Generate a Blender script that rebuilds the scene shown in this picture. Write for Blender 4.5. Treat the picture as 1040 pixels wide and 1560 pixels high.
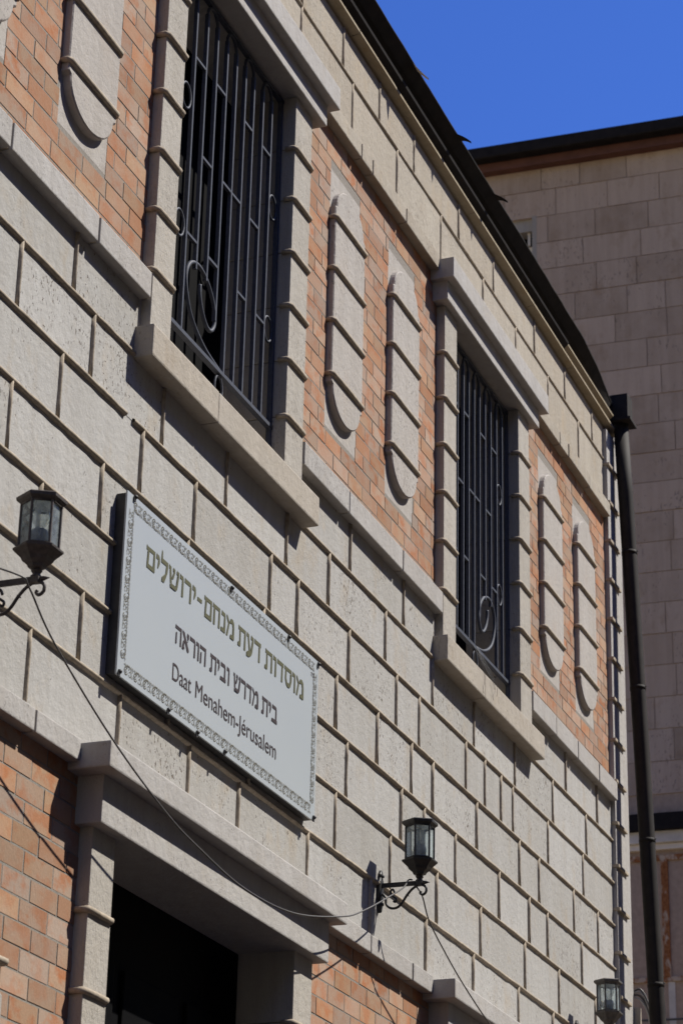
import bpy, bmesh, math, random
from mathutils import Vector, Matrix, noise
random.seed(7)
R = math.radians
SC = bpy.context.scene
COL = SC.collection
for o in list(bpy.data.objects): bpy.data.objects.remove(o)

# ------------------------------------------------------------------ camera, sky, sun, exposure
# world: X runs along the facade to the right, Y goes into the wall (wall face at y = 0), Z up.
F, YAW, PITCH, ROLL = 3734.84, R(68.50902), R(23.71189), R(1.34995)
fw = Vector((math.sin(YAW)*math.cos(PITCH), math.cos(YAW)*math.cos(PITCH), math.sin(PITCH)))
rt = Vector((math.cos(YAW), -math.sin(YAW), 0)); up = rt.cross(fw)
c, s = math.cos(ROLL), math.sin(ROLL)
r2 = rt*c + up*s; u2 = up*c - rt*s
cam = bpy.data.cameras.new('camera'); camo = bpy.data.objects.new('camera', cam); COL.objects.link(camo)
M4 = Matrix((r2, u2, -fw)).transposed().to_4x4(); M4.translation = Vector((0, -3.9397, -4.44975)); camo.matrix_world = M4
cam.sensor_fit = 'VERTICAL'; cam.sensor_height = 36; cam.lens = 36*F/1560
cam.clip_start = .1; cam.clip_end = 2000
cam.dof.use_dof = True; cam.dof.focus_distance = 10.9; cam.dof.aperture_fstop = 5.6
SC.camera = camo

SUN = Vector((.65, -1, 1.58)).normalized()                 # direction towards the sun
w = bpy.data.worlds.new('World'); SC.world = w; w.use_nodes = True
nt = w.node_tree; bg = nt.nodes['Background']
sky = nt.nodes.new('ShaderNodeTexSky'); sky.sky_type = 'NISHITA'; sky.sun_disc = False
sky.sun_elevation = math.asin(SUN.z); sky.sun_rotation = math.atan2(SUN.x, SUN.y)
sky.altitude = 800; sky.air_density = 1.0; sky.dust_density = 0.1; sky.ozone_density = 6.0
deep = nt.nodes.new('ShaderNodeMix'); deep.data_type = 'RGBA'; deep.blend_type = 'MULTIPLY'; deep.inputs[0].default_value = 1
deep.inputs[7].default_value = (.95, 1.40, 2.55, 1)      # the deep blue of a clear dry sky
tc = nt.nodes.new('ShaderNodeTexCoord'); sx = nt.nodes.new('ShaderNodeSeparateXYZ'); nt.links.new(tc.outputs['Generated'], sx.inputs[0])
hz = nt.nodes.new('ShaderNodeValToRGB'); nt.links.new(sx.outputs['Z'], hz.inputs[0])      # pale warm tint added low down to warm the ambient, deep blue above
hz.color_ramp.elements[0].position = .30; hz.color_ramp.elements[0].color = (2.1, 1.5, .98, 1)
hz.color_ramp.elements[1].position = .50; hz.color_ramp.elements[1].color = (.90, 1.31, 2.38, 1)
nt.links.new(hz.outputs[0], deep.inputs[7])
nt.links.new(sky.outputs[0], deep.inputs[6]); nt.links.new(deep.outputs[2], bg.inputs[0]); bg.inputs[1].default_value = 0.0518
sl = bpy.data.lights.new('sun', 'SUN'); sl.energy = 5.0; sl.angle = R(.53); sl.color = (1, .955, .87)
so = bpy.data.objects.new('sun', sl); COL.objects.link(so); so.rotation_euler = (-SUN).to_track_quat('-Z', 'Y').to_euler()
SC.view_settings.view_transform = 'Standard'; SC.view_settings.look = 'None'
SC.view_settings.exposure = 0.51; SC.view_settings.gamma = 1

# ------------------------------------------------------------------ materials
KA = .72                                                   # the photograph is exposed for the shade side of bright : albedo scale
def ks(c): return tuple(x*KA for x in c)
def nodes(name):
    m = bpy.data.materials.new(name); m.use_nodes = True
    t = m.node_tree; b = t.nodes['Principled BSDF']
    return m, t, b
def N(t, kind, **kw):
    n = t.nodes.new(kind)
    for k, v in kw.items():
        if k in n.inputs.keys() if isinstance(k, str) else False: n.inputs[k].default_value = v
        else: setattr(n, k, v)
    return n
def mapping(t, sx=1, sy=1, sz=1):
    g = t.nodes.new('ShaderNodeNewGeometry'); m = t.nodes.new('ShaderNodeMapping')
    t.links.new(g.outputs['Position'], m.inputs[0]); m.inputs['Scale'].default_value = (sx, sy, sz); return m.outputs[0]
def noise_n(t, vec, scale, detail=4, rough=.6):
    n = t.nodes.new('ShaderNodeTexNoise'); n.inputs['Scale'].default_value = scale
    n.inputs['Detail'].default_value = detail; n.inputs['Roughness'].default_value = rough
    t.links.new(vec, n.inputs['Vector']); return n.outputs['Fac']
def ramp(t, fac, stops):
    n = t.nodes.new('ShaderNodeValToRGB'); e = n.color_ramp.elements
    while len(e) < len(stops): e.new(.5)
    for i, (p, c) in enumerate(stops):
        e[i].position = p; e[i].color = (*c, 1) if len(c) == 3 else c
    t.links.new(fac, n.inputs[0]); return n.outputs[0]
def mix(t, fac, a, b, mode='MIX'):
    n = t.nodes.new('ShaderNodeMix'); n.data_type = 'RGBA'; n.blend_type = mode
    for sock, v in ((n.inputs[0], fac), (n.inputs[6], a), (n.inputs[7], b)):
        if isinstance(v, (int, float)): sock.default_value = v
        elif isinstance(v, tuple): sock.default_value = (*v, 1)
        else: t.links.new(v, sock)
    return n.outputs[2]
def bump(t, b, h, strength=.5, dist=.005):
    n = t.nodes.new('ShaderNodeBump'); n.inputs['Strength'].default_value = strength; n.inputs['Distance'].default_value = dist
    t.links.new(h, n.inputs['Height']); t.links.new(n.outputs[0], b.inputs['Normal'])
def math_n(t, op, a, b=None):
    n = t.nodes.new('ShaderNodeMath'); n.operation = op
    for sock, v in ((n.inputs[0], a), (n.inputs[1], b)):
        if v is None: continue
        if isinstance(v, (int, float)): sock.default_value = v
        else: t.links.new(v, sock)
    return n.outputs[0]
def attr(t, name='tint'):
    n = t.nodes.new('ShaderNodeAttribute'); n.attribute_name = name; return n.outputs['Fac']

def stone_mat(name, lo, hi, pit=.5, stain=(.50, .40, .27), stain_amt=.35, pit_scale=1.0, tool=0.0):
    m, t, b = nodes(name)
    P = mapping(t); lo, hi, stain = ks(lo), ks(hi), ks(stain)
    n1 = noise_n(t, P, 3.1, 5, .62)
    base = mix(t, attr(t), lo, hi)
    base = mix(t, ramp(t, n1, [(.35, (0, 0, 0)), (.75, (1, 1, 1))]), base, tuple(x*.88 for x in hi))
    n2 = noise_n(t, mapping(t, 1.0, 1.0, .55), 5.5, 4, .65)
    base = mix(t, math_n(t, 'MULTIPLY', ramp(t, n2, [(.55, (0, 0, 0)), (.72, (1, 1, 1))]), stain_amt), base, stain)
    st = noise_n(t, mapping(t, 7, 7, .45), 2.2, 4, .6)
    base = mix(t, .16, base, ramp(t, st, [(.42, (.55, .50, .44)), (.6, (1, 1, 1))]), 'MULTIPLY')
    fine = noise_n(t, P, 140, 3, .7)
    base = mix(t, .11, base, ramp(t, fine, [(.3, (.2, .2, .2)), (.7, (1, 1, 1))]), 'MULTIPLY')
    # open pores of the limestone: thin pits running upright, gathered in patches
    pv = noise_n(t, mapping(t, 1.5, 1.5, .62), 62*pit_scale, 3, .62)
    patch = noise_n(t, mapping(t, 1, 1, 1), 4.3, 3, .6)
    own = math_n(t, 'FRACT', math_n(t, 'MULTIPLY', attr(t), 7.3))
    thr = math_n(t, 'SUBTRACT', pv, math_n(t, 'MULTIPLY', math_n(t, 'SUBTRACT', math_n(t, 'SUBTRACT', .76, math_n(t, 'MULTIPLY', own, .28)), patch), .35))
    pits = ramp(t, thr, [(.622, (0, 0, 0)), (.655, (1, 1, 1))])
    base = mix(t, math_n(t, 'MULTIPLY', pits, pit), base, (.13, .10, .075))  # the shade inside the pores is painted in as dark brown
    t.links.new(base, b.inputs['Base Color'])
    b.inputs['Roughness'].default_value = .85; b.inputs['Specular IOR Level'].default_value = .25
    h = math_n(t, 'SUBTRACT', math_n(t, 'MULTIPLY', fine, .22), math_n(t, 'MULTIPLY', pits, 1.0*pit))
    h = math_n(t, 'ADD', h, math_n(t, 'MULTIPLY', noise_n(t, P, 28, 4, .6), .8))
    if tool:
        tn = noise_n(t, mapping(t, 1.6, 1.6, .35), 95, 2, .5)
        h = math_n(t, 'ADD', h, math_n(t, 'MULTIPLY', tn, tool))
    bump(t, b, h, .9, .006)
    return m
def plain(name, col, rough=.6, metal=0, var=.15, bumpy=.0, scale=30, spec=.4):
    m, t, b = nodes(name); col = ks(col)
    n = noise_n(t, mapping(t), scale, 4, .6)
    t.links.new(mix(t, ramp(t, n, [(.3, (0, 0, 0)), (.7, (1, 1, 1))]), tuple(x*(1-var) for x in col), tuple(min(1, x*(1+var)) for x in col)), b.inputs['Base Color'])
    b.inputs['Roughness'].default_value = rough; b.inputs['Metallic'].default_value = metal; b.inputs['Specular IOR Level'].default_value = spec
    if bumpy: bump(t, b, n, bumpy, .004)
    return m
M = {}
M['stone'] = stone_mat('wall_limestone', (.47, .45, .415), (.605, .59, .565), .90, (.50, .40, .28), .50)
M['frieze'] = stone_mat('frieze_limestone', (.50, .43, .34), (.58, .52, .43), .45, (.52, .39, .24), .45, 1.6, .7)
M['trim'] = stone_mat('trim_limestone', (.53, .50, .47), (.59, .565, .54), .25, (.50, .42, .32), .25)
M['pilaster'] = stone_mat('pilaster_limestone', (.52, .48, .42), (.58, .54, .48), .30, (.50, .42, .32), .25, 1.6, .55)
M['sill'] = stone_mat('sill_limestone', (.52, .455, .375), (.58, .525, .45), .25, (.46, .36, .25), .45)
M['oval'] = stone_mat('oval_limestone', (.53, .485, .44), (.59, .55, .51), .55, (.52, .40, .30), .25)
M['bead'] = plain('mortar_bead', (.48, .405, .315), .9, 0, .24, .4, 40, .2)
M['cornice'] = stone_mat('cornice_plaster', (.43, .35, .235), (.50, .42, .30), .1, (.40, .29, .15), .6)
M['mortar'] = plain('grey_mortar', (.32, .29, .255), .95, 0, .15, .5, 90, .2)
M['iron'] = plain('blue_black_iron_paint', (.085, .094, .122), .6, 0, .2, .1, 60, .2)
M['black'] = plain('dark_brown_sheet_metal', (.022, .018, .016), .8, 0, .3, .1, 12, .15)
M['pipe'] = plain('dark_brown_pipe_paint', (.026, .021, .018), .75, 0, .3, .1, 12, .2)
M['edge'] = plain('grey_sheet_edge', (.10, .10, .10), .5, 0, .3, 0, 12)
M['lamp_iron'] = plain('lamp_black_iron', (.035, .033, .032), .5, 0, .4, .2, 60)
M['lamp_worn'] = plain('lamp_worn_bronze', (.085, .07, .064), .6, 0, .35, .2, 55)
M['lamp_grey'] = plain('lamp_grey_iron', (.13, .12, .11), .6, 0, .3, .2, 55)
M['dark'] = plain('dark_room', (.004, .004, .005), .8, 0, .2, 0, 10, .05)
M['soffit'] = plain('soffit_stone', (.42, .36, .29), .9, 0, .15, .2, 14, .2)
M['frame'] = plain('sign_frame_paint', (.045, .042, .042), .6, 0, .3, 0, 20)
M['olive'] = plain('olive_print', (.125, .12, .05), .5, 0, .05)
M['brownprint'] = plain('brown_print', (.055, .036, .032), .5, 0, .05)
M['greyprint'] = plain('ornament_print', (.20, .185, .14), .5, 0, .05)
M['cable'] = plain('grey_cable', (.10, .095, .09), .5, 0, .1)
M['cable_pale'] = plain('pale_cable', (.45, .43, .40), .5, 0, .1)
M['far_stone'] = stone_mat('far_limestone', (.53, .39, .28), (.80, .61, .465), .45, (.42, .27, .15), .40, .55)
M['far_mortar'] = plain('far_mortar', (.58, .43, .315), .95, 0, .12, .2, 20, .2)
M['fascia'] = plain('brown_fascia', (.16, .062, .04), .7, 0, .2, 0, 8)
def rust_mat():
    m, t, b = nodes('rusty_painted_steel')
    n = noise_n(t, mapping(t, 1, 1, .5), 11, 5, .65); n2 = noise_n(t, mapping(t), 40, 3, .6)
    ru = mix(t, ramp(t, n2, [(.3, (0, 0, 0)), (.7, (1, 1, 1))]), ks((.30, .10, .035)), ks((.50, .22, .085)))
    t.links.new(mix(t, ramp(t, n, [(.50, (0, 0, 0)), (.60, (1, 1, 1))]), ru, ks((.70, .55, .40))), b.inputs['Base Color'])
    b.inputs['Roughness'].default_value = .9; b.inputs['Specular IOR Level'].default_value = .15; bump(t, b, n2, .4, .004); return m
M['rust'] = rust_mat()
M['cream'] = plain('cream_panel', (1.08, .96, .80), .7, 0, .08, 0, 3)
M['whitepaint'] = plain('weathered_white_paint', (.88, .80, .68), .8, 0, .15, .1, 6)
M['pave'] = plain('paving', (.36, .29, .205), .9, 0, .2, .4, 2)
M['across'] = plain('house_stone', (.30, .25, .20), .9, 0, .15, .3, 3, .2)
M['bulb_white'] = plain('frosted_bulb', (.75, .75, .72), .3, 0, .03)
M['socket'] = plain('lamp_socket', (.16, .17, .19), .4, 0, .1)

def brick_mat():
    m, t, b = nodes('salmon_brick')
    P = mapping(t); a = attr(t)
    base = ramp(t, a, [(0, ks((.56, .31, .185))), (.22, ks((.56, .395, .295))), (.45, ks((.57, .35, .21))), (.65, ks((.55, .42, .335))), (.85, ks((.56, .28, .15))), (1, ks((.58, .38, .24)))])
    n = noise_n(t, mapping(t, .9, 1, 1.1), 11, 4, .6)
    base = mix(t, math_n(t, 'MULTIPLY', ramp(t, n, [(.46, (0, 0, 0)), (.60, (1, 1, 1))]), math_n(t, 'ADD', .30, math_n(t, 'MULTIPLY', math_n(t, 'FRACT', math_n(t, 'MULTIPLY', a, 9.7)), .65))), base, ks((.56, .215, .09)))
    n3 = noise_n(t, P, 5, 4, .6)
    base = mix(t, math_n(t, 'MULTIPLY', ramp(t, n3, [(.5, (0, 0, 0)), (.75, (1, 1, 1))]), .5), base, ks((.60, .46, .37)))
    f = noise_n(t, P, 160, 3, .7)
    base = mix(t, .22, base, ramp(t, f, [(.3, (.3, .3, .3)), (.7, (1, 1, 1))]), 'MULTIPLY')
    tone = math_n(t, 'ADD', .74, math_n(t, 'MULTIPLY', math_n(t, 'FRACT', math_n(t, 'MULTIPLY', a, 23.1)), .30))
    base = mix(t, 1.0, base, tone, 'MULTIPLY')
    t.links.new(base, b.inputs['Base Color']); b.inputs['Roughness'].default_value = .9; b.inputs['Specular IOR Level'].default_value = .2
    h = math_n(t, 'ADD', math_n(t, 'MULTIPLY', f, .3), noise_n(t, mapping(t, 2, 1, 1), 40, 3, .6))
    bump(t, b, h, .5, .003); return m
M['brick'] = brick_mat()

def glass_mat():
    m = bpy.data.materials.new('lantern_glass'); m.use_nodes = True; t = m.node_tree
    t.nodes.remove(t.nodes['Principled BSDF']); out = t.nodes['Material Output']
    tr = t.nodes.new('ShaderNodeBsdfTransparent'); tr.inputs[0].default_value = (.90, .955, .965, 1)
    gl = t.nodes.new('ShaderNodeBsdfGlossy'); gl.inputs['Roughness'].default_value = .06; gl.inputs[0].default_value = (.9, .95, 1, 1)
    lw = t.nodes.new('ShaderNodeLayerWeight'); lw.inputs[0].default_value = .16
    d1 = t.nodes.new('ShaderNodeBsdfDiffuse'); d1.inputs[0].default_value = (.82, .90, .92, 1)
    d2 = t.nodes.new('ShaderNodeBsdfTranslucent'); d2.inputs[0].default_value = (.75, .86, .88, 1)
    df = t.nodes.new('ShaderNodeMixShader'); df.inputs[0].default_value = .5; t.links.new(d1.outputs[0], df.inputs[1]); t.links.new(d2.outputs[0], df.inputs[2])
    n = noise_n(t, mapping(t, 1, 1, .6), 24, 4, .6)
    mx0 = t.nodes.new('ShaderNodeMixShader'); t.links.new(ramp(t, n, [(.35, (.20, .20, .20)), (.75, (.46, .46, .46))]), mx0.inputs[0])
    t.links.new(tr.outputs[0], mx0.inputs[1]); t.links.new(df.outputs[0], mx0.inputs[2])
    mx = t.nodes.new('ShaderNodeMixShader')
    t.links.new(lw.outputs['Fresnel'], mx.inputs[0]); t.links.new(mx0.outputs[0], mx.inputs[1]); t.links.new(gl.outputs[0], mx.inputs[2])
    t.links.new(mx.outputs[0], out.inputs[0]); return m
M['glass'] = glass_mat()
def clear_mat():
    m = bpy.data.materials.new('clear_bulb_glass'); m.use_nodes = True; t = m.node_tree
    t.nodes.remove(t.nodes['Principled BSDF']); out = t.nodes['Material Output']
    tr = t.nodes.new('ShaderNodeBsdfTransparent'); tr.inputs[0].default_value = (.85, .86, .86, 1)
    gl = t.nodes.new('ShaderNodeBsdfGlossy'); gl.inputs['Roughness'].default_value = .08
    lw = t.nodes.new('ShaderNodeLayerWeight'); lw.inputs[0].default_value = .5
    mx = t.nodes.new('ShaderNodeMixShader'); t.links.new(lw.outputs['Facing'], mx.inputs[0]); t.links.new(tr.outputs[0], mx.inputs[1]); t.links.new(gl.outputs[0], mx.inputs[2])
    t.links.new(mx.outputs[0], out.inputs[0]); return m
M['clear'] = clear_mat()
def panel_mat():
    m, t, b = nodes('glossy_sign_vinyl')
    n = noise_n(t, mapping(t), 1.7, 3, .5)
    t.links.new(mix(t, n, ks((.51, .55, .575)), ks((.555, .59, .60))), b.inputs['Base Color'])
    b.inputs['Roughness'].default_value = .32; b.inputs['Specular IOR Level'].default_value = .5; return m
M['panel'] = panel_mat()

# ------------------------------------------------------------------ mesh builder
class MB:
    def __init__(s): s.v = []; s.f = []; s.m = []; s.t = []; s.sm = []; s.mats = []
    def slot(s, m):
        if m not in s.mats: s.mats.append(m)
        return s.mats.index(m)
    def poly(s, pts, faces, m, tint=None, smooth=False):
        b0 = len(s.v); s.v += [tuple(p) for p in pts]; k = s.slot(m); tt = random.random() if tint is None else tint
        for f in faces: s.f.append([b0+i for i in f]); s.m.append(k); s.t.append(tt); s.sm.append(smooth)
    def box(s, x0, x1, y0, y1, z0, z1, m, tint=None, bev=0, skip=''):
        if bev:
            bm = bmesh.new(); bmesh.ops.create_cube(bm, size=1)
            for v in bm.verts: v.co = Vector(((x0+x1)/2+v.co.x*(x1-x0), (y0+y1)/2+v.co.y*(y1-y0), (z0+z1)/2+v.co.z*(z1-z0)))
            bmesh.ops.bevel(bm, geom=list(bm.edges), offset=bev, segments=2, profile=.6, affect='EDGES', clamp_overlap=True)
            bm.verts.ensure_lookup_table(); bm.verts.index_update()
            s.poly([v.co.copy() for v in bm.verts], [[v.index for v in f.verts] for f in bm.faces], m, tint); bm.free(); return
        p = [(x0,y0,z0),(x1,y0,z0),(x1,y1,z0),(x0,y1,z0),(x0,y0,z1),(x1,y0,z1),(x1,y1,z1),(x0,y1,z1)]
        fs = [[0,1,5,4],[1,2,6,5],[2,3,7,6],[3,0,4,7],[4,5,6,7],[3,2,1,0]]
        if skip == 'back': fs.pop(2)
        s.poly(p, fs, m, tint)
    def tube(s, pts, r, m, n=8, tint=.5, squash=None, caps=True, smooth=True):
        pts = [Vector(p) for p in pts]; rings = []
        rr = r if isinstance(r, (list, tuple)) else [r]*len(pts)
        prev = None
        for i, p in enumerate(pts):
            d = (pts[min(i+1, len(pts)-1)]-pts[max(i-1, 0)]).normalized()
            if prev is None:
                a = Vector((0, 0, 1)) if abs(d.z) < .9 else Vector((1, 0, 0))
                u = d.cross(a).normalized()
            else: u = (prev - d*prev.dot(d)).normalized()
            prev = u; v = d.cross(u)
            sq = squash or (1, 1)
            rings.append([p+u*math.cos(2*math.pi*k/n)*rr[i]*sq[0]+v*math.sin(2*math.pi*k/n)*rr[i]*sq[1] for k in range(n)])
        V = [q for rg in rings for q in rg]; fs = []
        for i in range(len(pts)-1):
            for k in range(n): fs.append([i*n+k, i*n+(k+1) % n, (i+1)*n+(k+1) % n, (i+1)*n+k])
        if caps: fs.append(list(range(n))[::-1]); fs.append([(len(pts)-1)*n+k for k in range(n)])
        s.poly(V, fs, m, tint, smooth)
    def prism_x(s, prof, x0, x1, m, tint=None, smooth=False):      # profile of (y,z), swept along x
        n = len(prof); V = [(x0, y, z) for y, z in prof]+[(x1, y, z) for y, z in prof]
        fs = [[k, (k+1) % n, n+(k+1) % n, n+k] for k in range(n)]+[list(range(n))[::-1], [n+k for k in range(n)]]
        s.poly(V, fs, m, tint, smooth)
    def prism_y(s, prof, y0, y1, m, tint=None, bev=0):             # outline of (x,z), swept along y; y0 is the front
        n = len(prof); cx = sum(p[0] for p in prof)/n; cz = sum(p[1] for p in prof)/n
        def ins(d): return [(cx+(x-cx)*(1-d/max(.01, abs(x-cx)+.0)) if abs(x-cx) > d else x, cz+(z-cz)*(1-d/abs(z-cz)) if abs(z-cz) > d else z) for x, z in prof]
        rings = [[(x, y0, z) for x, z in (ins(bev) if bev else prof)]]
        if bev: rings.append([(x, y0+bev, z) for x, z in prof])
        rings.append([(x, y1, z) for x, z in prof])
        V = [q for rg in rings for q in rg]; fs = [list(range(n))]
        for i in range(len(rings)-1):
            for k in range(n): fs.append([i*n+k, (i+1)*n+k, (i+1)*n+(k+1) % n, i*n+(k+1) % n])
        s.poly(V, fs, m, tint)
    def lathe(s, prof, c, m, n=6, rot=0, tint=.5, smooth=False):   # (r,z) profile
        V = [(c[0]+r*math.cos(rot+2*math.pi*k/n), c[1]+r*math.sin(rot+2*math.pi*k/n), c[2]+z) for r, z in prof for k in range(n)]
        fs = [[i*n+k, i*n+(k+1) % n, (i+1)*n+(k+1) % n, (i+1)*n+k] for i in range(len(prof)-1) for k in range(n)]
        fs.append(list(range(n))[::-1]); fs.append([(len(prof)-1)*n+k for k in range(n)])
        s.poly(V, fs, m, tint, smooth)
    def build(s, name, parent=None, org=(0, 0, 0), recalc=True):
        me = bpy.data.meshes.new(name); o3 = Vector(org)
        me.from_pydata([tuple(Vector(p)-o3) for p in s.v], [], s.f)
        for m in s.mats: me.materials.append(m)
        me.polygons.foreach_set('material_index', s.m); me.polygons.foreach_set('use_smooth', s.sm)
        a = me.attributes.new('tint', 'FLOAT', 'FACE'); a.data.foreach_set('value', s.t)
        if recalc:
            bm = bmesh.new(); bm.from_mesh(me); bmesh.ops.recalc_face_normals(bm, faces=bm.faces); bm.to_mesh(me); bm.free()
        ob = bpy.data.objects.new(name, me); COL.objects.link(ob)
        if parent is not None: ob.parent = parent
        return ob

def tag(o, label=None, cat=None, group=None, kind=None):
    for k, v in (('label', label), ('category', cat), ('group', group), ('kind', kind)):
        if v: o[k] = v
    return o
def thing(name, loc, label, cat, group=None, rz=0):
    o = bpy.data.objects.new(name, None); o.empty_display_size = .2; COL.objects.link(o)
    o.location = loc; o.rotation_euler = (0, 0, rz); tag(o, label, cat, group); return o
def catmull(P, k=8):
    P = [Vector(p) for p in P]; out = []
    for i in range(len(P)-1):
        a, b_, c_, d = P[max(i-1, 0)], P[i], P[i+1], P[min(i+2, len(P)-1)]
        for j in range(k):
            t = j/k
            out.append(.5*((2*b_)+(c_-a)*t+(2*a-5*b_+4*c_-d)*t*t+(3*b_-a-3*c_+d)*t**3))
    out.append(P[-1]); return out

# ------------------------------------------------------------------ ground
GZ = -6.05
g = MB(); g.poly([(-400, -400, GZ), (400, -400, GZ), (400, 400, GZ), (-400, 400, GZ)], [[0, 1, 2, 3]], M['pave'], .5)
tag(g.build('street_paving'), kind='structure')

# ------------------------------------------------------------------ unseen house across the street, added to block sky light and shade the pavement
OH = thing('unseen_house_across', (8, -9.2, GZ), 'plain unseen stone house added to block light across the narrow street, facing the barred windows', 'house')
OO = (8, -9.2, GZ)
mb = MB(); mb.box(-16, 19.5, -17, -9.2, GZ, 8.1, M['across'], .5); mb.box(-16.2, 19.7, -17.2, -9.05, 8.1, 8.3, M['across'], .5); mb.build('wall', OH, OO)
for k in range(7):
    for z in (-4.6, -1.2, 2.2):
        x = -13+4.2*k
        mb = MB(); mb.box(x, x+1.2, -9.24, -9.185, z, z+1.7, M['dark'], .5); wd = mb.build('window', OH, OO)
        mb = MB(); mb.box(x-.08, x+1.28, -9.22, -9.12, z-.12, z, M['across'], .8); mb.build('sill', wd, OO)

# ------------------------------------------------------------------ the stone building
XL, XR = 2.0, 15.26
BO = (8.6, 0, GZ)
BLD = thing('stone_building', BO, 'pale limestone building with salmon brick panels, raised stone ovals and two barred upper windows', 'building')
def part(mb, name, parent=BLD, label=None):
    # children of a part sit in the part's frame, which coincides with the building's frame
    o = mb.build(name, parent, BO)
    if label: o['label'] = label
    return o

def bead(mb, p0, p1, r=.011, out=.015, breaks=()):
    # raised rounded pointing between two points on the wall, slightly uneven
    p0 = Vector(p0); p1 = Vector(p1); L = (p1-p0).length; n = max(2, int(L/.07)); d = (p1-p0)/L
    horiz = abs(d.x) > .5; u = Vector((0, 0, 1)) if horiz else Vector((1, 0, 0)); V = []; K = 6
    for i in range(n+1):
        p = p0+d*(L*i/n)
        w1 = noise.noise(p*9+Vector((3, 1, 5)))*.0022; w2 = 1+noise.noise(p*14)*.22
        for k in range(K+1):
            a = math.pi*k/K
            V.append(p+u*(math.cos(a)*r*w2+w1)+Vector((0, .004-math.sin(a)*(out*w2+.004), 0)))
    fs = []
    for i in range(n):
        x = (p0+d*(L*(i+.5)/n)).x
        if any(a < x < b_ for a, b_ in breaks): continue
        for k in range(K): fs.append([i*(K+1)+k, i*(K+1)+k+1, (i+1)*(K+1)+k+1, (i+1)*(K+1)+k])
    fs.append(list(range(K+1))); fs.append([n*(K+1)+k for k in range(K+1)])
    mb.poly(V, fs, M['bead'], .5, True)

CH = .28
JO = {0: [7.19, 8.0, 8.7, 9.4, 10.12, 10.88, 11.5, 12.3, 13.0, 13.81, 14.52],
 1: [6.78, 7.37, 8.01, 8.65, 9.33, 9.85, 10.62, 11.33, 12.02, 12.76, 13.52, 14.25],
 2: [6.3, 7.14, 7.84, 8.35, 9.16, 9.48, 10.13, 10.79, 11.13, 11.88, 12.21, 12.50, 12.72, 13.41, 14.16],
 3: [6.79, 7.52, 8.3, 9.1, 9.98, 10.53, 11.02, 11.35, 12.07, 12.84, 13.22, 13.94, 14.48],
 4: [6.4, 7.06, 7.9, 8.7, 9.5, 10.13, 10.88, 11.22, 11.71, 12.46, 13.02, 13.38, 14.1],
 5: [6.7, 7.43, 8.2, 9.0, 10.0, 10.73, 11.42, 12.13, 12.93, 13.6, 14.39],
 6: [6.3, 7.06, 7.78, 8.41, 8.91, 9.68, 10.47, 11.26, 12.01, 12.8, 13.47, 14.2]}
wall = MB()
WR = ((7.80, 9.35), (11.42, 12.94))
def course(z0, z1, joints, mat, beads=True, r=.011, x1=14.9, clip=None):
    xs = [q for q in joints]
    x = xs[0]
    while x > XL+.5:
        x -= random.uniform(.55, .85); xs.insert(0, x)
    xs = [XL]+[q for q in xs if q > XL+.2]+[x1]
    inwin = lambda q: clip is not None and any(p0 < q < p1 for p0, p1 in WR)
    for a, b_ in zip(xs[:-1], xs[1:]):
        cuts = sorted([a, b_]+([e for wr in WR for e in wr if a < e < b_] if clip is not None else [])); yy = random.uniform(-.0025, .001); tt = random.random()
        for p, q in zip(cuts[:-1], cuts[1:]): wall.box(p, q, yy, .03, z0, clip if inwin((p+q)/2) else z1, mat, tt, skip='back')
    for q in xs[1:-1]: bead(wall, (q, 0, z0), (q, 0, clip if inwin(q) else z1), r*.8, .014 if beads else .011)
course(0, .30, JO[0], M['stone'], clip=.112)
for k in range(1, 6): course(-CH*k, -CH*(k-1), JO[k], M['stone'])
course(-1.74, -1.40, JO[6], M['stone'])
for k in range(0, 6):
    bead(wall, (XL, 0, -CH*k), (14.9, 0, -CH*k), .0115, .0155, breaks=((7.66, 7.74),) if k == 1 else ())
course(2.32, 2.712, [9.303, 10.015, 10.695, 11.425, 12.2, 12.85, 13.543, 14.249], M['frieze'], False, .010)
course(2.712, 2.96, [9.3, 9.87, 10.409, 10.961, 11.742, 12.4, 13.254, 13.938, 14.594], M['frieze'], False, .010)
bead(wall, (XL, 0, 2.712), (14.9, 0, 2.712), .0095, .012)
wall.box(XL, 15.2, .03, .06, -1.78, .11, M['bead'], .5)
wall.box(XL, 15.2, .03, .06, 2.30, 3.0, M['bead'], .5)
part(wall, 'stone_wall')
mb = MB(); mb.box(15.1, XR, -.02, 8, GZ, 3.0, M['trim'], .5)               # plain corner and the side wall
for k in range(30):
    zb_ = -5.8+.285*k; mb.box(15.25, 15.266, -.012, .2, zb_, zb_+.022, M['trim'], .5, .004)
part(mb, 'side_wall')

# windows and doors : (left, right outer pilaster edges, opening edges)
WIN = [(7.765, 7.954, 9.181, 9.39), (11.385, 11.595, 12.765, 12.98)]
DOOR = [(7.545, 7.727, 9.463, 9.668), (11.37, 11.56, 13.10, 13.30)]

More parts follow.
